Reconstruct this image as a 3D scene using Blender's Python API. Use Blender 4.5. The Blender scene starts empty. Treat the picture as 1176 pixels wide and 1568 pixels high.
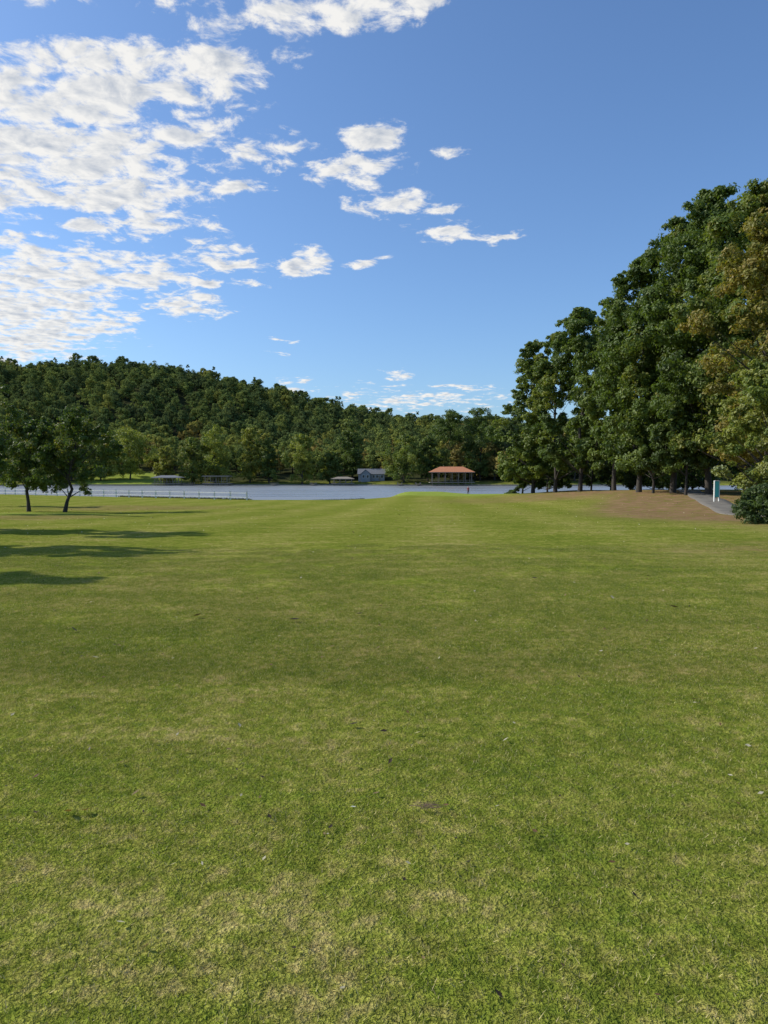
import bpy, bmesh, math, random
import numpy as np
from mathutils import Vector, Matrix
random.seed(3); R=np.random.default_rng(7)
S=bpy.context.scene
S.view_settings.view_transform='Standard'; S.view_settings.look='None'; S.view_settings.exposure=0
F=1132.0; HV=730.0
SUN_EL=math.radians(38); SUN_AZ=math.radians(-80)   # azimuth from +Y, negative = left
sund=Vector((math.sin(SUN_AZ)*math.cos(SUN_EL),math.cos(SUN_AZ)*math.cos(SUN_EL),math.sin(SUN_EL)))

# ---------------------------------------------------------------- terrain
def sst(a,b,x):
    t=np.clip((x-a)/(b-a),0,1); return t*t*(3-2*t)
WATER=-2.9
def shf(x): return 1+0.006*np.maximum(0,-np.asarray(x,float)-20)
def ridge(x):
    xs=[-1500,-700,-363,-300,-240,-178,-116,-85,-54,-17,40,75,130,200,400,1500]
    zs=[60,85,97,99,95,87,76,68,60,52,42,40,36,36,40,30]
    return np.interp(x,xs,zs)
def hgt(x,y):
    x=np.asarray(x,float); y=np.asarray(y,float)
    yl=y/shf(x)
    zl=np.interp(yl,[-50,0,12,30,60,85,106,110,116,124,140],[0,0,-.06,-.5,-1.3,-1.6,-1.74,-1.85,-2.5,-3.6,-6])
    zc=np.interp(y,[-50,0,12,30,60,85,110,128,140,146,152,160],[0,0,-.05,-.3,-.95,-1.35,-1.3,-1.15,-1.2,-1.6,-3.2,-6])
    zr=np.interp(y,[-50,0,12,30,42,55,80,105,120,130,142],[0,0,-.06,-.45,-.55,-.2,.05,-.25,-1.1,-3.2,-6])
    wl=1-sst(-7,5,x); wr=sst(10,30,x)
    near=zc*(1-wl)*(1-wr)+zl*wl+zr*wr
    near=near+(0.06*np.sin(x*.23+1)*np.sin(y*.17)+.035*np.sin(x*.6+y*.4))*sst(8,25,y)*(1-sst(100,112,y))
    ys=y+6*np.sin(x*.02)+2.5*np.sin(x*.09+1)
    fz=np.interp(ys,[300,360,378,383,400,430,460],[-6,-6,-3.6,-2.2,-.2,4.2,7])
    rd=ridge(x)
    hill=7+(rd-7)*sst(450,720,ys)*(1) - (rd*0.75)*sst(800,1500,ys)
    hill=hill+5*np.sin(x*.021+2)*np.sin(y*.017)*sst(460,560,ys)*(1-sst(640,720,ys))
    far=np.where(ys>460,hill,fz)
    return np.where(y<250,near,far)
def H(x,y): return float(hgt(x,y))

# ---------------------------------------------------------------- helpers
def link(o,parent=None):
    S.collection.objects.link(o)
    if parent: o.parent=parent
    return o
def mesh_np(name,V,Q,mats=None,midx=None,cols=None,smooth=False,Tn=4,attr='Col'):
    me=bpy.data.meshes.new(name)
    V=np.asarray(V,np.float32); Q=np.asarray(Q,np.int32)
    me.vertices.add(len(V)); me.vertices.foreach_set('co',V.ravel())
    me.loops.add(Q.size); me.loops.foreach_set('vertex_index',Q.ravel())
    me.polygons.add(len(Q)); me.polygons.foreach_set('loop_start',np.arange(0,Q.size,Q.shape[1],dtype=np.int32))
    me.polygons.foreach_set('loop_total',np.full(len(Q),Q.shape[1],np.int32))
    if midx is not None: me.polygons.foreach_set('material_index',np.asarray(midx,np.int32))
    if smooth is True: me.polygons.foreach_set('use_smooth',np.ones(len(Q),bool))
    elif smooth is not False: me.polygons.foreach_set('use_smooth',np.asarray(smooth,bool))
    if cols is not None:
        a=me.attributes.new(attr,'FLOAT_COLOR','POINT'); 
        c=np.ones((len(V),4),np.float32); c[:,:cols.shape[1]]=cols
        a.data.foreach_set('color',c.ravel())
    for m in mats or []: me.materials.append(m)
    me.update(calc_edges=True); me.validate()
    return me
class NT:
    def __init__(s,nt): s.nt=nt; s.n=nt.nodes; s.l=nt.links
    def node(s,t,**k):
        n=s.n.new(t)
        ins=k.pop('ins',{})
        for a,b in k.items(): setattr(n,a,b)
        for a,b in ins.items(): s.set(n.inputs[a],b)
        return n
    def set(s,sock,v):
        if isinstance(v,bpy.types.NodeSocket): s.l.new(v,sock)
        else: sock.default_value=v
    def math(s,op,a,b=0.0,c=0.0,clamp=False):
        n=s.n.new('ShaderNodeMath'); n.operation=op; n.use_clamp=clamp
        s.set(n.inputs[0],a); s.set(n.inputs[1],b); s.set(n.inputs[2],c); return n.outputs[0]
    def vm(s,op,a,b=(0,0,0),out=0):
        n=s.n.new('ShaderNodeVectorMath'); n.operation=op
        s.set(n.inputs[0],a); s.set(n.inputs[1],b); return n.outputs[out]
    def mix(s,f,a,b,bt='MIX'):
        n=s.n.new('ShaderNodeMix'); n.data_type='RGBA'; n.blend_type=bt
        s.set(n.inputs[0],f); s.set(n.inputs[6],a); s.set(n.inputs[7],b); return n.outputs[2]
    def noise(s,vec,scale,detail=4,rough=.55,dist=0.0,out=0,dim='3D'):
        n=s.n.new('ShaderNodeTexNoise'); n.noise_dimensions=dim; s.l.new(vec,n.inputs['Vector'])
        n.inputs['Scale'].default_value=scale; n.inputs['Detail'].default_value=detail
        n.inputs['Roughness'].default_value=rough; n.inputs['Distortion'].default_value=dist; return n.outputs[out]
    def mr(s,v,a,b,c=0.0,d=1.0,smooth=False):
        n=s.n.new('ShaderNodeMapRange'); n.clamp=True
        if smooth: n.interpolation_type='SMOOTHSTEP'
        for i,q in enumerate((v,a,b,c,d)): s.set(n.inputs[i],q)
        return n.outputs[0]
def newmat(name):
    m=bpy.data.materials.new(name); m.use_nodes=True; m.node_tree.nodes.clear()
    t=NT(m.node_tree); o=t.node('ShaderNodeOutputMaterial'); return m,t,o
def c4(c): return (c[0],c[1],c[2],1.0)
def simple(name,col,rough=.6,var=.15,scale=6,metal=0,bump=0.0):
    m,t,o=newmat(name)
    tc=t.node('ShaderNodeTexCoord').outputs['Object']
    n=t.noise(tc,scale,5)
    f=t.mr(n,.3,.7,1-var,1+var)
    cc=t.vm('SCALE',c4(col)[:3]); 
    cc.node.inputs[0].default_value=col; t.l.new(f,cc.node.inputs['Scale'])
    p=t.node('ShaderNodeBsdfPrincipled',ins={'Roughness':rough,'Metallic':metal,'Base Color':cc})
    if bump>0:
        b=t.node('ShaderNodeBump',ins={'Strength':bump,'Height':n}); t.l.new(b.outputs[0],p.inputs['Normal'])
    t.l.new(p.outputs[0],o.inputs[0]); return m

# ---------------------------------------------------------------- materials
def leafmat(name,forest=False,trans=.3,rough=.5):
    m,t,o=newmat(name)
    if forest:
        rnd=t.node('ShaderNodeObjectInfo').outputs['Random']
        pos=t.node('ShaderNodeNewGeometry').outputs['Position']
        sp=t.node('ShaderNodeSeparateXYZ'); t.l.new(pos,sp.inputs[0])
        stand=t.noise(pos,.018,1,dim='2D')
        f=t.math('ADD',t.math('MULTIPLY',rnd,.72),t.math('MULTIPLY_ADD',stand,.7,t.mr(sp.outputs[2],8,48,.12,-.20)),clamp=True)
        rp=t.node('ShaderNodeValToRGB'); t.l.new(f,rp.inputs[0])
        cr=rp.color_ramp
        pts=[(0,(.10,.13,.055)),(.35,(.135,.175,.06)),(.6,(.175,.22,.065)),(.8,(.23,.27,.07)),(.95,(.30,.30,.07)),(1,(.30,.24,.07))]  # leaf greens lifted and slightly blued: distance haze put into the colour
        cr.elements[0].position=0; cr.elements[0].color=c4(pts[0][1]); cr.elements[1].position=1; cr.elements[1].color=c4(pts[-1][1])
        for p,c in pts[1:-1]:
            e=cr.elements.new(p); e.color=c4(c)
        at=t.node('ShaderNodeAttribute',attribute_name='Col').outputs['Color']
        col=t.mix(1.0,rp.outputs[0],at,'MULTIPLY')
        p=t.node('ShaderNodeBsdfDiffuse',ins={0:col})
        tr=t.node('ShaderNodeBsdfTranslucent'); t.l.new(col,tr.inputs[0])
        mx=t.node('ShaderNodeMixShader',ins={0:.28}); t.l.new(p.outputs[0],mx.inputs[1]); t.l.new(tr.outputs[0],mx.inputs[2])
        t.l.new(mx.outputs[0],o.inputs[0]); return m
    col=t.node('ShaderNodeAttribute',attribute_name='Col').outputs['Color']
    p=t.node('ShaderNodeBsdfPrincipled',ins={'Roughness':rough,'Base Color':col})
    p.inputs['Specular IOR Level'].default_value=.3
    tr=t.node('ShaderNodeBsdfTranslucent'); t.l.new(t.mix(1.0,col,(1.4,1.45,.6,1),'MULTIPLY'),tr.inputs[0])
    mx=t.node('ShaderNodeMixShader',ins={0:trans}); t.l.new(p.outputs[0],mx.inputs[1]); t.l.new(tr.outputs[0],mx.inputs[2])
    t.l.new(mx.outputs[0],o.inputs[0]); return m
M_leaf=leafmat('foliage_leaf',trans=.36); M_forest=leafmat('forest_leaf',True,.2,.6)
M_bark=simple('bark',(.045,.037,.03),.9,.35,5,bump=.5)

def grass_color(t,pos,lite=False):
    """shared patchy turf colour in world position"""
    big=t.noise(pos,.30,2,.6,dim='2D')
    mid=t.noise(pos,2.1,4,.7,dim='2D')
    fine=t.noise(pos,11,2,.7,dim='2D')
    st=t.vm('MULTIPLY',pos,(.16,.95,1)); strip=t.noise(st,1.0,3,.65,dim='2D')
    a=t.math('MULTIPLY_ADD',big,.13,t.math('MULTIPLY',mid,.33))
    a=t.math('MULTIPLY_ADD',fine,.36,a)
    a=t.math('MULTIPLY_ADD',strip,.18,a)
    sx=t.node('ShaderNodeSeparateXYZ'); t.l.new(pos,sx.inputs[0])
    sw=t.math('SINE',t.math('MULTIPLY_ADD',sx.outputs[1],-.06,t.math('MULTIPLY_ADD',sx.outputs[0],1.15,t.math('MULTIPLY',big,1.5))))
    sw=t.math('MULTIPLY',sw,t.mr(sx.outputs[1],4,25,.009,.027))
    a=t.math('ADD',a,sw)
    f=t.mr(a,.36,.66)
    rp=t.node('ShaderNodeValToRGB'); t.l.new(f,rp.inputs[0]); cr=rp.color_ramp
    cr.elements[0].color=(.12,.165,.022,1); cr.elements[1].color=(.40,.33,.13,1)
    e=cr.elements.new(.36); e.color=(.18,.212,.030,1)
    e=cr.elements.new(.62); e.color=(.25,.255,.052,1)
    return rp.outputs[0],fine,mid

def make_ground_mat():
    m,t,o=newmat('ground_turf')
    pos=t.node('ShaderNodeNewGeometry').outputs['Position']
    col,fine,mid=grass_color(t,pos)
    vf=t.noise(pos,55,2,.7,dim='2D'); vf2=t.noise(pos,5,4,.75,dim='2D')
    sp=t.math('MULTIPLY',t.mr(vf,.3,.7,.6,1.25),t.mr(vf2,.3,.7,.74,1.22))
    col=t.mix(1.0,col,t.node('ShaderNodeCombineColor',ins={0:sp,1:sp,2:sp}).outputs[0],'MULTIPLY')
    mk=t.node('ShaderNodeSeparateColor'); t.l.new(t.node('ShaderNodeAttribute',attribute_name='masks').outputs['Color'],mk.inputs[0])
    nn=t.noise(pos,.8,5,.65,dim='2D')
    green=t.mix(t.mr(nn,.3,.7),(.18,.24,.04,1),(.25,.30,.06,1))
    col=t.mix(mk.outputs[2],col,green)
    dirt=t.mix(t.mr(nn,.3,.7),(.16,.095,.052,1),(.28,.185,.10,1))
    df=t.math('MULTIPLY',mk.outputs[0],t.mr(t.math('MULTIPLY_ADD',mid,.5,t.math('MULTIPLY',nn,.5)),.36,.50),clamp=True)
    col=t.mix(df,col,dirt)
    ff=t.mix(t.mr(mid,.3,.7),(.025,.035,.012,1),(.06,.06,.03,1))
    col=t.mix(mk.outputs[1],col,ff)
    p=t.node('ShaderNodeBsdfDiffuse',ins={0:col})
    b=t.node('ShaderNodeBump',ins={'Strength':.7,'Distance':.03,'Height':t.math('MULTIPLY_ADD',vf2,2.5,vf)})
    t.l.new(b.outputs[0],p.inputs['Normal']); t.l.new(p.outputs[0],o.inputs[0]); return m
def make_blade_mat():
    m,t,o=newmat('grass_blade')
    pos=t.node('ShaderNodeNewGeometry').outputs['Position']
    col,_,_=grass_color(t,pos)
    at=t.node('ShaderNodeAttribute',attribute_name='Col').outputs['Color']
    sep=t.node('ShaderNodeSeparateColor'); t.l.new(at,sep.inputs[0])
    col=t.mix(sep.outputs[0],col,(.45,.38,.20,1))
    k=t.math('MULTIPLY',sep.outputs[1],1.28)
    col=t.mix(1.0,col,t.node('ShaderNodeCombineColor',ins={0:k,1:k,2:k}).outputs[0],'MULTIPLY')
    p=t.node('ShaderNodeBsdfDiffuse',ins={0:col})
    tr=t.node('ShaderNodeBsdfTranslucent'); t.l.new(col,tr.inputs[0])
    mx=t.node('ShaderNodeMixShader',ins={0:.35}); t.l.new(p.outputs[0],mx.inputs[1]); t.l.new(tr.outputs[0],mx.inputs[2])
    t.l.new(mx.outputs[0],o.inputs[0]); return m

# ---------------------------------------------------------------- ground sheet
def ar(*segs):
    out=[]
    for a,b,s in segs: out+=list(np.arange(a,b,s))
    return np.array(sorted(set(np.round(out,3))))
gx=ar((-6000,-1000,500),(-1000,-400,30),(-400,-70,8),(-70,60,1),(60,400,8),(400,1000,30),(1000,6001,500))
gy=ar((-3000,-100,400),(-100,-10,10),(-10,165,1),(165,345,12),(345,470,2.5),(470,900,10),(900,1600,50),(1600,8001,400))
X,Y=np.meshgrid(gx,gy); Z=hgt(X,Y)
nx,ny=len(gx),len(gy)
V=np.stack([X.ravel(),Y.ravel(),Z.ravel()],1)
i=np.arange((ny-1)*(nx-1)); r=i//(nx-1); c=i%(nx-1); a=r*nx+c
Q=np.stack([a,a+1,a+nx+1,a+nx],1)
def ell(x,y,cx,cy,rx,ry,rot=0,soft=.5):
    dx,dy=x-cx,y-cy; cr,sr=math.cos(rot),math.sin(rot)
    u=(dx*cr+dy*sr)/rx; v=(-dx*sr+dy*cr)/ry
    return 1-sst(1-soft,1+soft,np.sqrt(u*u+v*v))
x,y=V[:,0],V[:,1]
dirt=np.clip(1.2*ell(x,y,21.5,56,4.8,21,-.36)+.8*ell(x,y,33,85,14,30)+.5*ell(x,y,11.5,17.5,5,2.2)+.7*ell(x,y,18,32,5,9)+.5*ell(x,y,-22,45,5,4)+.5*ell(x,y,-24,72,9,7)+.4*ell(x,y,16,88,10,10),0,1)
shore=np.clip((-2.0-V[:,2])/.35,0,1)*(y<250)
dirt=np.clip(dirt+shore,0,1)
yy=y+6*np.sin(x*.02)+2.5*np.sin(x*.09+1)
lawn=ell(x,y,-137,402,27,28,0,.25)*1.0
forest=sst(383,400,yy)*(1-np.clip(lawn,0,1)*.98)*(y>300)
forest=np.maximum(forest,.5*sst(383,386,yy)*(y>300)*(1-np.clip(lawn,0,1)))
green=np.clip(ell(x,y,14,127,14,18,0,.12)+np.clip(lawn,0,1)*.8+.7*ell(x,y,-26,53,7,5),0,1)
cols=np.stack([dirt,forest,green],1)
me=mesh_np('ground',V,Q,[make_ground_mat()],cols=cols,smooth=True,attr='masks')
link(bpy.data.objects.new('ground',me))

# ---------------------------------------------------------------- lake
def make_water():
    m,t,o=newmat('lake_water')
    pos=t.node('ShaderNodeNewGeometry').outputs['Position']
    w=t.noise(t.vm('MULTIPLY',pos,(.5,1.6,1)),1.0,4,.6)
    w2=t.noise(t.vm('MULTIPLY',pos,(.02,.12,1)),1.0,3,.5)
    b=t.node('ShaderNodeBump',ins={'Strength':1.0,'Distance':t.mr(w2,.35,.65,.14,.28),'Height':w})
    p=t.node('ShaderNodeBsdfPrincipled',ins={'Base Color':(.21,.225,.235,1),'Roughness':t.mr(w2,.35,.65,.2,.42),'IOR':1.33})
    p.inputs['Specular IOR Level'].default_value=.95
    t.l.new(b.outputs[0],p.inputs['Normal']); t.l.new(p.outputs[0],o.inputs[0]); return m
me=mesh_np('lake_water',[(-1200,95,WATER),(1200,95,WATER),(1200,420,WATER),(-1200,420,WATER)],[[0,1,2,3]],[make_water()])
link(bpy.data.objects.new('lake_water',me))

# ---------------------------------------------------------------- tree builder
def tube(P,rad,sides=7):
    P=np.asarray(P,float); n=len(P); V=[];Q=[]
    for k in range(n):
        d=P[min(k+1,n-1)]-P[max(k-1,0)]; d/=np.linalg.norm(d)+1e-9
        u=np.cross(d,[0.3,1,0.1]); u/=np.linalg.norm(u)+1e-9; v=np.cross(d,u)
        for s in range(sides):
            an=2*math.pi*s/sides; V.append(P[k]+rad[k]*(math.cos(an)*u+math.sin(an)*v))
    for k in range(n-1):
        for s in range(sides):
            a=k*sides+s;b=k*sides+(s+1)%sides; Q.append((a,b,b+sides,a+sides))
    return np.array(V),np.array(Q)
def unit(a): return a/(np.linalg.norm(a,axis=-1,keepdims=True)+1e-9)
def tree_mesh(name,h,R0,cb,ncl,lpc,leaf,tr,pal,seed,crad=(.16,.30),squash=.75,prof='oak',lean=(0,0),limb_every=3,mat=None,shell=.45,sub=7,lob=1.0):
    g=np.random.default_rng(seed)
    ph=g.uniform(0,6.28,6)
    def lobes(an,t): return 1+lob*(.20*np.sin(2*an+ph[0]+4*t)+.17*np.sin(3*an+ph[1]-7*t)+.12*np.sin(5*an+ph[2]+13*t))
    t=g.uniform(0,1,ncl)
    if prof=='oak': pr=np.sin(math.pi*np.clip(.22+.74*t,0,1)**.9)**.55
    elif prof=='cone': pr=(1-t)**.8*.95+.07
    else: pr=np.sin(math.pi*np.clip(.24+.66*t,0,1))**.5
    an=g.uniform(0,2*math.pi,ncl); q=g.uniform(0,1,ncl)**.45
    rr=R0*pr*lobes(an,t)*q
    cr=R0*g.uniform(crad[0],crad[1],ncl)*(.75 if prof=='cone' else 1)*(.6+.4*pr)
    rr=np.maximum(rr-cr*.6,0)
    zc=cb+cr*.5+(h-cb-cr*1.2)*t
    zc-= (rr/R0)**2*(h-cb)*.10*(t>.6)        # domed top
    lx,ly=lean
    C=np.stack([rr*np.cos(an)+lx*zc/h,rr*np.sin(an)+ly*zc/h,zc],1)
    ns=ncl*sub; si=np.repeat(np.arange(ncl),sub)
    d=unit(g.normal(size=(ns,3))); sc=C[si]+d*(cr[si]*g.uniform(.35,1.08,ns))[:,None]*np.array([1,1,squash])
    sr=cr[si]*g.uniform(.28,.52,ns)
    w=g.uniform(.35,1.6,ns); per=max(1,int(lpc/sub)); 
    cnt=np.maximum(1,(per*w*(sr/(cr[si]*.4))**2)).astype(int)
    ci=np.repeat(np.arange(ns),cnt); N=len(ci)
    d=unit(g.normal(size=(N,3))); rad=(shell+(1-shell)*g.uniform(0,1,N)**.7)*(1+.22*g.normal(size=N))
    off=d*rad[:,None]*sr[ci][:,None]; off[:,2]*=squash; off[:,2]-=(rad**2)*sr[ci]*.12
    P=sc[ci]+off
    out=unit(P-C[si[ci]])
    nrm=unit(d*.7+out*.6+g.normal(size=(N,3))*.6+np.array([0,0,.4]))
    u=unit(np.cross(nrm,g.normal(size=(N,3)))); v=np.cross(nrm,u)
    sz=leaf*g.uniform(.6,1.35,N)[:,None]
    LV=np.stack([P-u*sz*.62,P-v*sz*.34+nrm*sz*.08,P+u*sz*.62,P+v*sz*.34+nrm*sz*.08],1).reshape(-1,3)
    LQ=np.arange(4*N).reshape(-1,4)
    pal=np.array(pal); k=np.clip(g.uniform(0,1,ncl)[si[ci]]*.45+g.uniform(0,1,ns)[ci]*.25+g.uniform(0,1,N)*.30,0,.999)
    k=np.clip((k-.5)*1.4+.5,0,.999)*(len(pal)-1)
    ki=k.astype(int); kf=(k-ki)[:,None]
    LC=pal[ki]*(1-kf)+pal[ki+1]*kf; LC=np.repeat(LC,4,0)
    VV=[];QQ=[];o=0
    top=h*.86; n=9; zz=np.linspace(0,top,n); wob=g.normal(size=(n,2))*.014*h; wob[0]=0; wob[1]*=.3
    TP=np.stack([lx*zz/h+wob[:,0],ly*zz/h+wob[:,1],zz],1); TR=tr*(1-zz/top)**.75*.92+.02*tr+.01; TR[0]*=1.35
    TP=np.vstack([[TP[0]-np.array([0,0,.5])],TP]); TR=np.r_[TR[0]*1.1,TR]
    v_,q_=tube(TP,TR,9); VV.append(v_);QQ.append(q_+o);o+=len(v_)
    for j in range(0,ncl,limb_every):
        c=C[j]; z0=max(cb*.75,c[2]-np.hypot(c[0]-lx*c[2]/h,c[1])*g.uniform(.6,1.0)-.04*h); z0=min(z0,top*.9)
        s=np.array([np.interp(z0,TP[:,2],TP[:,0]),np.interp(z0,TP[:,2],TP[:,1]),z0])
        md=(s+c)/2+np.array([0,0,-.06*np.linalg.norm(c-s)])+g.normal(size=3)*.04*np.linalg.norm(c-s)
        tt=np.linspace(0,1,6)[:,None]; PP=(1-tt)**2*s+2*tt*(1-tt)*md+tt**2*c
        r0=np.interp(z0,TP[:,2],TR)*g.uniform(.35,.55)
        v_,q_=tube(PP,np.linspace(r0,max(.012*tr*3,.01),6),5); VV.append(v_);QQ.append(q_+o);o+=len(v_)
    WV=np.vstack(VV);WQ=np.vstack(QQ)
    Vt=np.vstack([WV,LV]);Qt=np.vstack([WQ,LQ+len(WV)])
    mi=np.r_[np.zeros(len(WQ)),np.ones(len(LQ))]
    cc=np.vstack([np.full((len(WV),3),.1),LC])
    return mesh_np(name,Vt,Qt,[M_bark,mat or M_leaf],mi,cc,smooth=mi==0)
DK=(.055,.085,.022);MD=(.095,.14,.03);LT=(.155,.20,.042);YL=(.24,.25,.045);TN=(.27,.20,.05);OL=(.18,.17,.034);SV=(.24,.28,.14)
def put(name,me,x,y,rz=0,s=1,dz=-.05):
    o=bpy.data.objects.new(name,me); o.location=(x,y,H(x,y)+dz); o.rotation_euler=(0,0,rz); o.scale=(s,s,s); return link(o)
def px(u,y): return (u-588)/F*y

green=[DK,MD,MD,LT]; sunny=[DK,MD,LT,YL]
T=[
 (816,104,524,5.0,1.8,sunny,11,105),
 (850,99,496,4.9,2.2,sunny,18,85),
 (888,94,462,5.4,3.0,green,12,105),
 (940,88,474,5.2,3.0,[DK,MD,LT,LT],13,95),
 (978,78,392,5.8,2.8,green,14,130),
 (1030,75,330,6.6,3.0,[DK,MD,MD,LT,OL],17,145),
 (1085,70,296,7.2,3.0,green,15,165),
 (1160,64,280,7.8,3.0,[DK,MD,LT,OL],16,165),
]
for u,yy_,tv,Rr,cb,pal,sd,nc in T:
    X0=px(u,yy_); z0=H(X0,yy_); h=(HV-tv)/F*yy_+1.6-z0
    me=tree_mesh('oak_tree',h,Rr,cb,nc,480,.27,.12+.0052*h,pal,sd)
    put('oak_tree',me,X0,yy_)
me=tree_mesh('maple_tree',20,5.0,3.0,120,480,.2,.24,[MD,OL,OL,TN,YL],21); put('maple_tree',me,px(1180,50),50)
me=tree_mesh('willow_tree',8.9,3.2,.9,72,560,.15,.14,[MD,LT,YL,SV],22,prof='round'); put('willow_tree',me,px(1178,41),41)
for k,(u,yy_,h,Rr,cb,sd) in enumerate([(838,112,10,4.4,.6,31),(800,110,7,2.8,.5,39),(905,106,12,4.2,2.2,32),(965,100,13,5.0,.5,33),(1025,94,13,5.4,.3,34),(1085,86,15,5.4,.3,35),(1140,78,16,6,.3,36),(1000,74,11,3.6,2.0,37),(1050,69,11,3.6,2.4,38),(1000,106,8,4.5,.2,40),(1060,100,8,4.5,.2,48),(935,110,9,4.4,.9,49)]):
    me=tree_mesh('maple_tree',h,Rr,cb,55,380,.25,.11,[DK,DK,MD,LT],sd); put('maple_tree',me,px(u,yy_),yy_)
for u,yy_,h,Rr,cb,sd,lean in [(44,60,8.2,3.0,1.7,41,(.2,0)),(99,60,8.8,3.2,1.6,42,(1.6,0)),(-26,52,9.8,3.0,2.6,43,(0,0))]:
    me=tree_mesh('elm_tree',h,Rr,cb,60,300,.17,.14,[DK,MD,MD,OL],sd,lean=lean,prof='round'); put('elm_tree',me,px(u,yy_),yy_)
for X0,yy_,h,Rr,sd in [(-19.2,27.2,10.4,2.5,44),(-16.3,19.0,9.4,2.0,45),(-16.3,13.6,9.2,1.7,46),(-40,75,9,3,47)]:
    me=tree_mesh('elm_tree',h,Rr,2.6,60,360,.22,.17,[DK,MD,MD,OL],sd,prof='round'); put('elm_tree',me,X0,yy_)
def shrub(name,x,y,h,r,pal,seed,leaf=.09,n=45,l=420):
    me=tree_mesh(name,h,r,.05,n,l,leaf,.05,pal,seed,prof='round',crad=(.22,.4)); return put(name,me,x,y)
shrub('evergreen_shrub',15.3,29,1.7,1.7,[(.022,.045,.014),DK,MD],51)
shrub('round_shrub',px(787,139),139,3.9,2.1,[DK,MD,LT],52,.2,40,260)
shrub('round_shrub',px(812,137),137,1.6,1.4,[DK,MD,LT],53,.2,20,150)
# rough fringe along the near bank
def reeds():
    g=np.random.default_rng(1); n=7000
    bx=np.r_[px(745,143)+g.normal(size=400)*.8, g.uniform(-46,-3,n)]
    yb=np.interp(bx,[-46,-7,-3],[128,113.0,113.5])+g.normal(size=len(bx))*.9; yb[bx<-20]=111.8*shf(bx[bx<-20])+g.normal(size=(bx<-20).sum())*.8
    yb[:400]=143.5+g.normal(size=400)*.5; by=yb
    hz=hgt(bx,by); hh=g.uniform(.12,.42,len(bx)); hh[:400]=g.uniform(.6,1.5,400); N=len(bx); l=g.normal(size=(N,2))*.12; w=.05
    V=np.stack([np.stack([bx-w,by,hz-.1],1),np.stack([bx+w,by,hz-.1],1),np.stack([bx+l[:,0],by+l[:,1],hz+hh],1)],1).reshape(-1,3)
    c=np.repeat(np.array([(.12,.12,.045)])*g.uniform(.5,1.2,(N,1)),3,0)
    link(bpy.data.objects.new('shore_reeds',mesh_np('shore_reeds',V,np.arange(3*N).reshape(-1,3),[M_leaf],cols=c)))
reeds()

# ---------------------------------------------------------------- scatter (geometry nodes)
def scatter(name,pts,scl,rot,idx,protos):
    col=bpy.data.collections.new(name+'_parts')
    for k,me in enumerate(protos): col.objects.link(bpy.data.objects.new('part_%02d'%k,me))
    me=bpy.data.meshes.new(name); me.vertices.add(len(pts)); me.vertices.foreach_set('co',np.asarray(pts,np.float32).ravel())
    for an,ty,dat in (('scl','FLOAT',scl),('rot','FLOAT',rot),('idx','INT',idx)):
        a=me.attributes.new(an,ty,'POINT'); a.data.foreach_set('value',np.asarray(dat,np.int32 if ty=='INT' else np.float32))
    o=link(bpy.data.objects.new(name,me))
    ng=bpy.data.node_groups.new(name,'GeometryNodeTree')
    ng.interface.new_socket('Geometry',in_out='INPUT',socket_type='NodeSocketGeometry')
    ng.interface.new_socket('Geometry',in_out='OUTPUT',socket_type='NodeSocketGeometry')
    N=ng.nodes;L=ng.links
    gi=N.new('NodeGroupInput');go=N.new('NodeGroupOutput')
    ci=N.new('GeometryNodeCollectionInfo'); ci.inputs['Collection'].default_value=col
    ci.inputs['Separate Children'].default_value=True; ci.inputs['Reset Children'].default_value=True
    ip=N.new('GeometryNodeInstanceOnPoints'); ip.inputs['Pick Instance'].default_value=True
    def na(n,t):
        q=N.new('GeometryNodeInputNamedAttribute'); q.data_type=t; q.inputs['Name'].default_value=n; return q.outputs[0]
    cx=N.new('ShaderNodeCombineXYZ'); L.new(na('rot','FLOAT'),cx.inputs[2])
    L.new(gi.outputs[0],ip.inputs['Points']); L.new(ci.outputs[0],ip.inputs['Instance'])
    L.new(na('idx','INT'),ip.inputs['Instance Index']); L.new(cx.outputs[0],ip.inputs['Rotation'])
    L.new(na('scl','FLOAT'),ip.inputs['Scale']); L.new(ip.outputs[0],go.inputs[0])
    md=o.modifiers.new('scatter','NODES'); md.node_group=ng
    return o

W3=[(.65,.65,.65),(1,1,1),(1.35,1.35,1.3)]
pro=[]
for k in range(6):
    pro.append(tree_mesh('forest_tree',[13,14,15,13,12.5,16][k],[6.4,7.4,5.8,7,5.6,6.2][k],[2,1.6,2.5,1.2,2,2][k],20,96,.78,.3,W3,100+k,crad=(.34,.52),squash=.8,limb_every=8,mat=M_forest,prof='round',sub=4,lob=.6))
pro.append(tree_mesh('forest_pine',17,3.8,3.5,30,44,.6,.28,[(.45,.5,.5),(.7,.75,.8),(1.0,1.0,1.0)],120,crad=(.28,.5),prof='oak',limb_every=8,mat=M_forest,sub=4))
sp=11.0
fx,fy=np.meshgrid(np.arange(-560,420,sp),np.arange(392,765,sp))
fx=fx.ravel()+R.uniform(-.45,.45,fx.size)*sp; fy=fy.ravel()+R.uniform(-.45,.45,fy.size)*sp
ysf=fy+6*np.sin(fx*.02)+2.5*np.sin(fx*.09+1)
keep=(ysf>396)&(np.abs(fx)<fy*.62+60)
dl=ell(fx,fy,-137,402,30,30,0,.1)
keep&=~((dl>.2)&(R.uniform(0,1,len(fx))<.95))
keep&=~((np.abs(fx+9)<13)&(fy<412))
keep&=~((ysf<415)&(R.uniform(0,1,len(fx))<.45)&(fx<30))
fx,fy=fx[keep],fy[keep]; fz=hgt(fx,fy)-.4
scl=R.uniform(.75,1.38,len(fx)); idx=R.choice([0,1,2,3,4,5,6],len(fx),p=[.18,.18,.18,.16,.13,.12,.05])
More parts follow.
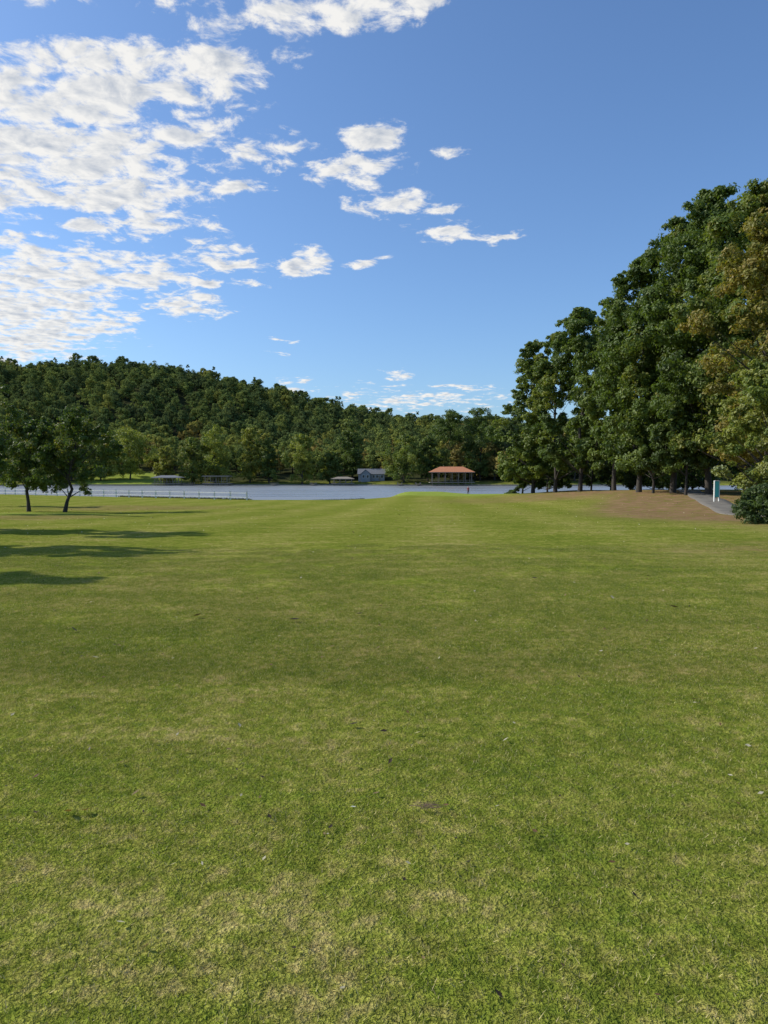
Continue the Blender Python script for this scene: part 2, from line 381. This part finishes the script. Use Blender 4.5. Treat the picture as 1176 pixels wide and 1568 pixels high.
right=(fx>25)&(fx<110)&(fy<470); scl[right]*=1.25; 
scatter('distant_forest',np.stack([fx,fy,fz],1),scl,R.uniform(0,6.28,len(fx)),idx,pro)

bright=[MD,(.22,.25,.045),(.33,.34,.065)]
for k,(u,yy_,tv,Rr,pl) in enumerate([(200,402,652,15,bright),(255,388,682,7,[OL,YL,YL]),(330,392,648,13,bright),(383,392,652,11,[MD,YL,YL]),(412,392,670,8,sunny),(463,387,664,11,bright),(505,390,688,8,sunny),(618,386,662,13,[MD,LT,YL]),(690,400,626,14,[DK,MD,MD]),(735,396,618,13,[DK,MD,MD]),(785,392,636,12,[DK,DK,MD]),(700,386,688,6,[MD,TN,OL]),(540,410,645,10,[DK,MD,LT]),(295,390,668,10,[MD,LT,OL]),(60,395,665,11,green),(110,398,656,12,[MD,LT,OL]),(10,398,662,11,green),(155,400,665,11,[MD,LT,YL]),(655,392,665,8,[DK,MD,LT])]):
    X0=px(u,yy_); z0=H(X0,yy_); h=(HV-tv)/F*yy_+1.6-z0
    me=tree_mesh('shore_tree',h,Rr*.85,h*.06,65,250,.62,.4,pl,200+k,crad=(.22,.40),limb_every=4,prof='round'); put('shore_tree',me,X0,yy_)

# ---------------------------------------------------------------- grass blades
M_blade=make_blade_mat()
def patch(n,seed,hs=1.0,w=.0016,rnd=False):
    g=np.random.default_rng(seed)
    if rnd:
        rr=np.sqrt(g.uniform(0,1,n))*.6*(1-.35*g.uniform(0,1,n)); aa=g.uniform(0,6.28,n); bx=rr*np.cos(aa);by=rr*np.sin(aa)
    else: bx=g.uniform(-.5,.5,n);by=g.uniform(-.5,.5,n)
    hh=g.uniform(.006,.018,n)*hs; an=g.uniform(0,6.28,n); ln=g.uniform(.3,2.0,n)*hh
    wa=g.uniform(0,3.14,n); ww=w*g.uniform(.7,1.5,n)
    z=np.full(n,-.002)
    A=np.stack([bx-np.cos(wa)*ww,by-np.sin(wa)*ww,z],1);B=np.stack([bx+np.cos(wa)*ww,by+np.sin(wa)*ww,z],1)
    Cc=np.stack([bx+np.cos(an)*ln,by+np.sin(an)*ln,hh],1)
    V=np.stack([A,B,Cc],1).reshape(-1,3)
    dry=(g.uniform(0,1,n)<.16)*g.uniform(.4,1,n); br=g.uniform(.65,1.35,n)
    c=np.repeat(np.stack([dry,br,br*0],1),3,0)
    return mesh_np('turf_patch',V,np.arange(3*n).reshape(-1,3),[M_blade],cols=c)
tp=[patch(14000,300+k) for k in range(3)]+[patch(3200,310+k,1.05,.0026,True) for k in range(3)]
gp=[];gi_=[];rot=[]
for yy_ in range(1,7):
    for xx in range(-5,6):
        if abs(xx)<=yy_*.52+2.0:
            gp.append((xx,yy_,H(xx,yy_))); gi_.append(random.choice([0,1,2])); rot.append(random.choice([0,1,2,3])*math.pi/2)
g=np.random.default_rng(77)
for k in range(750):
    yv=6+13*g.uniform()**1.5; xv=g.uniform(-1,1)*(yv*.53+1)
    if g.uniform()<min(1,yv/12+.35):
        gp.append((xv,yv,H(xv,yv))); gi_.append(int(g.integers(3,6))); rot.append(g.uniform(0,6.28))
scatter('grass',gp,[1.0]*len(gp),rot,gi_,tp)

# ---------------------------------------------------------------- fallen leaves
def fallen():
    g=np.random.default_rng(5); n=1900
    yv=2.2+g.uniform(0,1,n)**.9*75; xv=g.uniform(-.56,.56,n)*yv
    sz=g.uniform(.007,.016,n)*(1+yv*.06)
    ex=[(95,1256,.036,0),(122,1253,.03,0),(540,1115,.034,1),(588,1126,.028,1),(620,1364,.014,1),(770,1553,.016,1),(200,1225,.024,2),(305,1245,.022,0),(1070,1075,.026,1),(110,965,.05,1),(450,950,.07,1),(550,940,.05,1),(640,1128,.022,3),(400,1330,.014,3),(540,1247,.017,4),(1128,1196,.016,3),(790,1112,.016,3),(880,1160,.018,3),(142,1008,.03,3),(940,915,.05,3),(1035,930,.06,1),(300,943,.06,1),(820,885,.06,1),(500,1290,.012,3),(720,1335,.013,1)]
    E=[(px(u,1.6*F/(v-HV)),1.6*F/(v-HV),s) for u,v,s,_ in ex]
    xv=np.r_[xv,[e[0] for e in E]];yv=np.r_[yv,[e[1] for e in E]];sz=np.r_[sz,[e[2] for e in E]]; n=len(xv)
    z=hgt(xv,yv)+.016+sz*.3
    an=g.uniform(0,6.28,n); tl=np.full(n,.25); tl[-11]=.05
    u=np.stack([np.cos(an),np.sin(an),g.normal(size=n)*tl],1)*sz[:,None]
    v=np.stack([-np.sin(an),np.cos(an),g.normal(size=n)*tl],1)*sz[:,None]*.6
    P=np.stack([xv,yv,z],1); up=np.array([0,0,1])*sz[:,None]*.35
    V=np.stack([P-u,P-v*.9+up*.5,P+u+up,P+v*.9+up*.5,P],1).reshape(-1,3)
    b=np.arange(n)*5
    Q=np.concatenate([np.stack([b,b+1,b+4],1),np.stack([b+1,b+2,b+4],1),np.stack([b+2,b+3,b+4],1),np.stack([b+3,b,b+4],1)])
    pal=np.array([(.15,.085,.04),(.05,.035,.022),(.26,.18,.09),(.50,.45,.34),(.78,.77,.73)]); ch=g.integers(0,4,n); ch[-len(ex):]=[e[3] for e in ex]
    c=np.repeat(pal[ch]*g.uniform(.8,1.1,(n,1)),5,0)
    link(bpy.data.objects.new('fallen_leaves',mesh_np('fallen_leaves',V,Q,[M_leaf],cols=c)))
fallen()
def pine_straw():
    g=np.random.default_rng(8); cy=1.6*F/(1250-HV); cx=px(660,cy); n=26; VV=[];QQ=[];o=0
    for k in range(n):
        a=g.normal()*.35; p=np.array([cx+g.normal()*.03,cy+g.normal()*.015,.018]); L=g.uniform(.02,.06); d=np.array([math.cos(a),math.sin(a),g.normal()*.1])
        v_,q_=tube([p-d*L,p+np.array([0,0,.004]),p+d*L],[.001,.0012,.0006],4); VV.append(v_);QQ.append(q_+o);o+=len(v_)
    link(bpy.data.objects.new('pine_straw',mesh_np('pine_straw',np.vstack(VV),np.vstack(QQ),[simple('dry_straw',(.20,.13,.08),.8)])))
pine_straw()

# ---------------------------------------------------------------- cart path
def path(pts,w):
    pts=np.array(pts,float); n=len(pts)
    tt=np.linspace(0,n-1,120)
    def cr(t):
        i=min(int(t),n-2); f=t-i; p0,p1,p2,p3=[pts[min(max(i+k,0),n-1)] for k in(-1,0,1,2)]
        return .5*((2*p1)+(-p0+p2)*f+(2*p0-5*p1+4*p2-p3)*f*f+(-p0+3*p1-3*p2+p3)*f**3)
    C=np.array([cr(t) for t in tt]); d=unit(np.gradient(C,axis=0)); nr=np.stack([-d[:,1],d[:,0]],1)
    V=[];Q=[]; offs=np.array([-1,-.97,-.5,0,.5,.97,1])*w/2
    for k in range(len(C)):
        for j,of in enumerate(offs):
            p=C[k]+nr[k]*of; V.append((p[0],p[1],H(p[0],p[1])+(.035 if 0<j<6 else -.05)))
    m=7
    for k in range(len(C)-1):
        for j in range(m-1):
            a=k*m+j; Q.append((a,a+1,a+m+1,a+m))
    me=mesh_np('cart_path',V,Q,[simple('worn_asphalt',(.13,.118,.10),.9,.35,1.5,bump=.2)],smooth=True)
    link(bpy.data.objects.new('cart_path',me))
path([(50,145),(40,115),(35.5,90),(31,74),(27,62),(23,50),(21,42.5),(22.5,36),(30,31),(45,28)],2.1)

# ---------------------------------------------------------------- boxes helper
def add_box(bm,c,s,rz=0,rx=0,ry=0):
    m=Matrix.Translation(c)@Matrix.Rotation(rz,4,'Z')@Matrix.Rotation(ry,4,'Y')@Matrix.Rotation(rx,4,'X')@Matrix.Diagonal((s[0],s[1],s[2],1))
    return bmesh.ops.create_cube(bm,size=1,matrix=m)
def bm_obj(name,bm,mat,parent=None,bevel=0,loc=None,smooth=False):
    me=bpy.data.meshes.new(name); bm.to_mesh(me); bm.free(); me.materials.append(mat)
    o=bpy.data.objects.new(name,me); link(o,parent)
    if loc: o.location=loc
    if bevel:
        b=o.modifiers.new('b','BEVEL'); b.width=bevel; b.segments=2
    if smooth: me.polygons.foreach_set('use_smooth',[True]*len(me.polygons))
    return o
def empty(name,loc,rz=0):
    e=bpy.data.objects.new(name,None); e.location=loc; e.rotation_euler=(0,0,rz); return link(e)
M_white=simple('white_paint',(.62,.62,.58),.6,.12,3)
M_wood=simple('weathered_wood',(.22,.19,.15),.85,.25,4)
M_orange=simple('terracotta_roof',(.42,.17,.08),.8,.15,2)
M_grayroof=simple('gray_shingle',(.13,.14,.16),.85,.15,2)
M_siding=simple('pale_siding',(.24,.26,.28),.7,.08,1)
M_glass=simple('window_glass',(.03,.04,.05),.1,.05,1)
M_teal=simple('teal_paint',(.05,.42,.38),.4,.06,2)

# fence
bm=bmesh.new(); fxs=list(np.arange(-19.7,-92,-2.7)); prev=None
def fence_y(x): return 106.2*float(shf(x))
for X0 in fxs:
    yy_=fence_y(X0); z=H(X0,yy_)
    add_box(bm,(X0,yy_,z+.52),(.17,.17,1.45)); 
    if prev:
        a=Vector(prev);b=Vector((X0,yy_,z)); d=b-a; L=d.length
        for hh in(.42,1.02): add_box(bm,(a+b)/2+Vector((0,-.11,hh)),(L+.0,.04,.075),rz=math.atan2(d.y,d.x),ry=-math.asin(d.z/L)*1)
    prev=(X0,yy_,z)
bm_obj('rail_fence',bm,M_white)

def gable(bm,cx,cy,z0,w,d,rise,ov=.5,th=.22):
    sl=math.atan2(rise,d/2); L=math.hypot(rise,d/2)+ov
    for s in(-1,1):
        cyy=cy+s*(d/2+ov*math.cos(sl)-L*math.cos(sl)/2); cz=z0+rise-L*math.sin(sl)/2+th/2
        add_box(bm,(cx,cyy,cz),(w+2*ov,L,th),rx=-s*sl)
def house(x,y,w,d,hw,rise,rz=0):
    e=empty('lake_house',(x,y,H(x,y)+.1),rz)
    bm=bmesh.new(); add_box(bm,(0,0,hw/2-.6),(w,d,hw+1.2))
    for s in(-1,1):
        vs=[bm.verts.new((s*w/2,-d/2,hw)),bm.verts.new((s*w/2,d/2,hw)),bm.verts.new((s*w/2,0,hw+rise))]; bm.faces.new(vs)
    add_box(bm,(-w*.22,-d/2-1,hw/2-.6),(w*.35,2,hw+1.2))
    vs=[bm.verts.new((-w*.22-w*.175,-d/2-2,hw)),bm.verts.new((-w*.22+w*.175,-d/2-2,hw)),bm.verts.new((-w*.22,-d/2-2,hw+rise*.8))]; bm.faces.new(vs)
    bm_obj('walls',bm,M_siding,e)
    bm=bmesh.new(); gable(bm,0,0,hw,w,d,rise)
    L=math.hypot(w*.175,rise*.8)+.4; sl=math.atan2(rise*.8,w*.175)
    for s in(-1,1): add_box(bm,(-w*.22+s*(L/2)*math.cos(sl),-d/4-1.1,hw+rise*.8-L/2*math.sin(sl)+.15),(L,d/2+2.4,.2),ry=s*sl)
    bm_obj('roof',bm,M_grayroof,e)
    bm=bmesh.new(); bt=bmesh.new()
    for wx in(w*.08,w*.22,w*.40):
        add_box(bm,(wx,-d/2-.03,hw*.58),(1.2,.06,1.4)); add_box(bt,(wx,-d/2-.02,hw*.58),(1.5,.03,1.7))
    for wx in(-w*.30,-w*.14):
        add_box(bm,(wx,-d/2-2.03,hw*.58),(1.1,.06,1.4)); add_box(bt,(wx,-d/2-2.02,hw*.58),(1.4,.03,1.7))
    bm_obj('windows',bm,M_glass,e); bm_obj('trim',bt,M_white,e)
    bm=bmesh.new(); add_box(bm,(w*.31,-d/2-.03,1.0),(1.0,.07,2.0)); bm_obj('door',bm,M_wood,e)
    bm=bmesh.new(); add_box(bm,(w*.36,d*.15,hw+rise*.8),(.9,.9,rise*1.3)); bm_obj('chimney',bm,M_orange,e)
house(px(569,399),399,14,8,3.3,2.6)

def pavilion(name,x,y,w,d,deck,eave,top,roof,posts=7,hip=True,flat=False):
    e=empty(name,(x,y,0))
    bm=bmesh.new()
    n=posts
    for i in range(n):
        for s in(-1,1): add_box(bm,(-w/2+.6+(w-1.2)*i/(n-1),s*(d/2-.5),(eave+WATER-2)/2),(.28,.28,eave-WATER+2))
    bm_obj('posts',bm,M_wood,e)
    bm=bmesh.new(); add_box(bm,(0,0,deck),(w+1.5,d+1.5,.3)); 
    for i in range(n*2): add_box(bm,(-w/2+w*i/(2*n-1),-d/2-.2,deck+.6),(.08,.08,.9))
    add_box(bm,(0,-d/2-.2,deck+1.1),(w,.1,.1)); bm_obj('deck',bm,M_wood,e)
    bm=bmesh.new()
    if flat: add_box(bm,(0,0,eave+.15),(w+1,d+1,.3))
    else:
        ov=1; rl=(w-d)/2 if hip else w/2+ov
        b=[bm.verts.new(p) for p in((-w/2-ov,-d/2-ov,eave),(w/2+ov,-d/2-ov,eave),(w/2+ov,d/2+ov,eave),(-w/2-ov,d/2+ov,eave),(-rl,0,top),(rl,0,top))]
        for f in((0,1,5,4),(1,2,5),(2,3,4,5),(3,0,4),(3,2,1,0)): bm.faces.new([b[k] for k in f])
    bm_obj('roof',bm,roof,e)
    bm=bmesh.new()
    for s in(-1,1): add_box(bm,(0,s*(d/2+.93),eave-.16),(w+1.6,.08,.28))
    bm_obj('fascia',bm,M_wood,e)
    bm=bmesh.new(); L=max(6,(388-y)); add_box(bm,(w*.3,d/2+L/2,deck),(1.6,L,.25)); bm_obj('walkway',bm,M_wood,e)
    return e
pavilion('boathouse_pavilion',px(691,368),368,20.5,9,-1.2,3.9,6.6,M_orange,7)
pavilion('covered_boat_dock',px(258,372),372,13,6,-1.8,1.2,2.3,M_grayroof,5)
pavilion('covered_boat_dock',px(333,370),370,12,6,-1.8,1.9,2.2,M_wood,5,flat=True)
pavilion('covered_boat_dock',px(525,374),374,10,5,-1.9,.6,1.6,M_wood,4)
bm=bmesh.new()
for u in(290,420,480,612,640):
    x0=px(u,374); add_box(bm,(x0,374,-2.2),(2.0,14,.2))
    for s in(-1,1):
        for k in(-6,-2,2,6): add_box(bm,(x0+s*1.1,374+k,-2.6),(.2,.2,2.6))
bm_obj('boat_dock',bm,M_wood)
bm=bmesh.new()
for X0 in np.arange(-300,140,3):
    def sy(x): 
        return 380.6-6*math.sin(x*.02)-2.5*math.sin(x*.09+1)
    a=Vector((X0,sy(X0),0));b=Vector((X0+3,sy(X0+3),0)); d=b-a
    add_box(bm,((a+b)/2)+Vector((0,0,-2.75)),(d.length-.03,.4,.9),rz=math.atan2(d.y,d.x))
bm_obj('stone_seawall',bm,simple('seawall_stone',(.20,.18,.15),.9,.4,1.5))

e=empty('tee_sign',(px(1097,56),56,H(px(1097,56),56)),.2)
bm=bmesh.new(); add_box(bm,(0,0,.95),(.34,.10,1.2)); bm_obj('panel',bm,M_teal,e,.03)
bm=bmesh.new()
for s in(-1,1): add_box(bm,(s*.20,0,.75),(.06,.12,1.7))
add_box(bm,(0,0,1.59),(.34,.13,.05)); bm_obj('frame',bm,M_white,e,.01)

# golfer on the green
def golfer(x,y):
    z=H(x,y); e=empty('golfer',(x,y,z),.6)
    J={'pel':(0,0,.95,.15),'waist':(0,0,1.1,.13),'chest':(0,.02,1.32,.16),'neck':(0,.03,1.5,.06),'head':(0,.05,1.60,.085),'top':(0,.05,1.72,.075),
     'hl':(-.1,0,.9,.10),'kl':(-.13,.05,.5,.065),'al':(-.15,-.02,.09,.045),'tl':(-.16,.14,.04,.04),
     'hr':(.1,0,.9,.10),'kr':(.13,.03,.5,.065),'ar':(.16,-.03,.09,.045),'tr':(.18,.13,.04,.04),
     'sl':(-.19,.02,1.42,.065),'el':(-.24,.06,1.14,.045),'wl':(-.06,.30,.98,.032),'sr':(.19,.02,1.42,.065),'er':(.24,.06,1.14,.045),'wr':(.04,.32,.96,.032)}
    E=[('pel','waist'),('waist','chest'),('chest','neck'),('neck','head'),('head','top'),('pel','hl'),('hl','kl'),('kl','al'),('al','tl'),('pel','hr'),('hr','kr'),('kr','ar'),('ar','tr'),('chest','sl'),('sl','el'),('el','wl'),('chest','sr'),('sr','er'),('er','wr')]
    K=list(J); me=bpy.data.meshes.new('body'); me.from_pydata([J[k][:3] for k in K],[(K.index(a),K.index(b)) for a,b in E],[])
    o=link(bpy.data.objects.new('body',me),e); sk=o.modifiers.new('s','SKIN'); 
    for i,k in enumerate(K): me.skin_vertices[0].data[i].radius=(J[k][3],J[k][3]*.85)
    me.skin_vertices[0].data[0].use_root=True
    sb=o.modifiers.new('ss','SUBSURF'); sb.levels=1; sb.render_levels=2; sk.use_smooth_shade=True
    m,t,out=newmat('golfer_clothes'); tc=t.node('ShaderNodeTexCoord').outputs['Object']; sp_=t.node('ShaderNodeSeparateXYZ'); t.l.new(tc,sp_.inputs[0])
    c=t.mix(t.math('GREATER_THAN',sp_.outputs[2],.98),(.05,.05,.07,1),(.42,.10,.09,1)); c=t.mix(t.math('GREATER_THAN',sp_.outputs[2],1.5),c,(.45,.27,.19,1)); c=t.mix(t.math('GREATER_THAN',sp_.outputs[2],1.67),c,(.08,.05,.03,1))
    p=t.node('ShaderNodeBsdfPrincipled',ins={'Base Color':c,'Roughness':.8}); t.l.new(p.outputs[0],out.inputs[0]); me.materials.append(m)
    v,q=tube([(0,.33,.98),(.02,.5,.5),(.04,.62,.03)],[.012,.01,.01],6); o2=link(bpy.data.objects.new('putter',mesh_np('putter',v,q,[M_wood])),e)
golfer(px(717,137),137)

# ---------------------------------------------------------------- camera, sun, world
cam=bpy.data.cameras.new('camera'); co=link(bpy.data.objects.new('camera',cam)); S.camera=co
cam.sensor_fit='VERTICAL'; cam.sensor_height=36; cam.lens=26; cam.clip_end=12000; cam.clip_start=.05
PIT=math.atan((784-HV)/F); co.location=(0,0,1.6); co.rotation_euler=(math.pi/2-PIT,0,0)
sl=bpy.data.lights.new('sun','SUN'); sl.energy=4.9; sl.angle=math.radians(.5); sl.color=(1,.93,.80)
so=link(bpy.data.objects.new('sun',sl)); so.rotation_euler=(-sund).to_track_quat('-Z','Y').to_euler(); so.location=(-50,0,60)

W=bpy.data.worlds.new('World'); S.world=W; W.use_nodes=True; W.node_tree.nodes.clear(); t=NT(W.node_tree)
out=t.node('ShaderNodeOutputWorld')
sky=t.node('ShaderNodeTexSky'); sky.sky_type='NISHITA'; sky.sun_disc=False; sky.sun_elevation=SUN_EL; sky.sun_rotation=SUN_AZ
sky.altitude=100; sky.air_density=1.0; sky.dust_density=1.3; sky.ozone_density=2.3
skc=t.mix(1.0,sky.outputs[0],(.84,1.05,1.28,1),'MULTIPLY')
bg=t.node('ShaderNodeBackground',ins={0:skc,1:.135})
D=t.node('ShaderNodeTexCoord').outputs['Generated']
sx=t.node('ShaderNodeSeparateXYZ'); t.l.new(D,sx.inputs[0]); x_,y_,z_=sx.outputs
ysafe=t.math('MAXIMUM',y_,.05)
ae=t.node('ShaderNodeCombineXYZ',ins={0:t.math('DIVIDE',x_,ysafe),1:t.math('DIVIDE',z_,ysafe)}).outputs[0]
zs=t.math('ADD',t.math('MAXIMUM',z_,.0),.085)
P=t.node('ShaderNodeCombineXYZ',ins={0:t.math('DIVIDE',x_,zs),1:t.math('DIVIDE',y_,zs)}).outputs[0]
warp=t.noise(P,3.0,2,.5,out=1,dim='2D'); warp=t.vm('MULTIPLY',t.vm('SUBTRACT',warp,(.5,.5,.5)),(.10,.05,0))
aw=t.vm('ADD',ae,warp)
def dirae(u,v):
    xc,yc,zc=(u-588)/F,(784-v)/F,-1
    cp,sp_=math.cos(PIT),math.sin(PIT)
    yw=cp+ yc*sp_; zw=yc*cp-sp_
    return xc/yw,zw/yw
CL=[(210,92,300,52,1),(130,140,330,60,1.1),(60,215,280,105,1.25),(120,285,290,60,1.15),(300,200,95,42,.9),(30,170,240,100,1.1),(330,285,90,26,.7),
 (480,15,250,44,.9),(150,-30,420,40,.8),(640,-10,120,46,.8),
 (400,225,120,30,.75),(530,258,140,40,.8),(570,208,62,36,.8),(600,313,125,26,.9),(695,350,80,22,.8),(775,359,55,15,.7),
 (80,415,270,60,1.1),(30,480,210,85,1.2),(290,469,100,20,.8),(325,377,72,22,.75),(330,403,85,20,.8),(375,429,36,16,.7),(315,437,32,14,.65),(180,483,55,18,.7),(150,345,90,20,.7),(50,365,120,18,.65),
 (465,403,72,26,.8),(567,398,36,12,.7),(427,523,40,11,.65),(720,232,46,22,.5),(595,575,30,11,.5),(640,610,170,24,.58),(450,586,44,14,.55),(235,340,140,34,.5),(20,550,160,16,.7)]
mask=None
for (u,v,ru,rv,w) in CL:
    a0,e0=dirae(u,v)
    q=t.vm('MULTIPLY',t.vm('SUBTRACT',aw,(a0,e0,0)),(F/ru,F/rv,0))
    l=t.vm('LENGTH',q,out=1)
    k=t.math('MULTIPLY_ADD',l,-w,w*1.0)
    mask=k if mask is None else t.math('MAXIMUM',mask,k)
mask=t.math('MULTIPLY',t.math('MAXIMUM',mask,0),t.math('GREATER_THAN',y_,.06))
mask=t.math('MINIMUM',mask,.62)
n1=t.noise(P,10.5,7,.64,.2,dim='2D')
nb=t.noise(P,3.4,2,.5,dim='2D')
n2=t.noise(t.vm('ADD',P,(-.026,.009,0)),10.5,4,.58,.2,dim='2D')
dn=t.math('ADD',t.math('MULTIPLY_ADD',n1,1.3,t.math('MULTIPLY',nb,.5)),t.math('MULTIPLY',mask,.66))
cov=t.mr(dn,1.02,1.34,0,1,True)
cov=t.math('MULTIPLY',cov,t.mr(mask,0,.08))
sh=t.math('ADD',t.math('MULTIPLY',t.math('SUBTRACT',n1,n2),2.8),t.mr(dn,1.15,1.5,1.0,.52),clamp=True)
ccol=t.mix(sh,(.50,.56,.66,1),(1.0,.985,.95,1))
bgc=t.node('ShaderNodeBackground',ins={0:ccol,1:.93})
mx=t.node('ShaderNodeMixShader',ins={0:t.math('MULTIPLY',cov,.97)}); t.l.new(bg.outputs[0],mx.inputs[1]); t.l.new(bgc.outputs[0],mx.inputs[2])
t.l.new(mx.outputs[0],out.inputs[0])
W.cycles.sampling_method='MANUAL'; W.cycles.sample_map_resolution=256
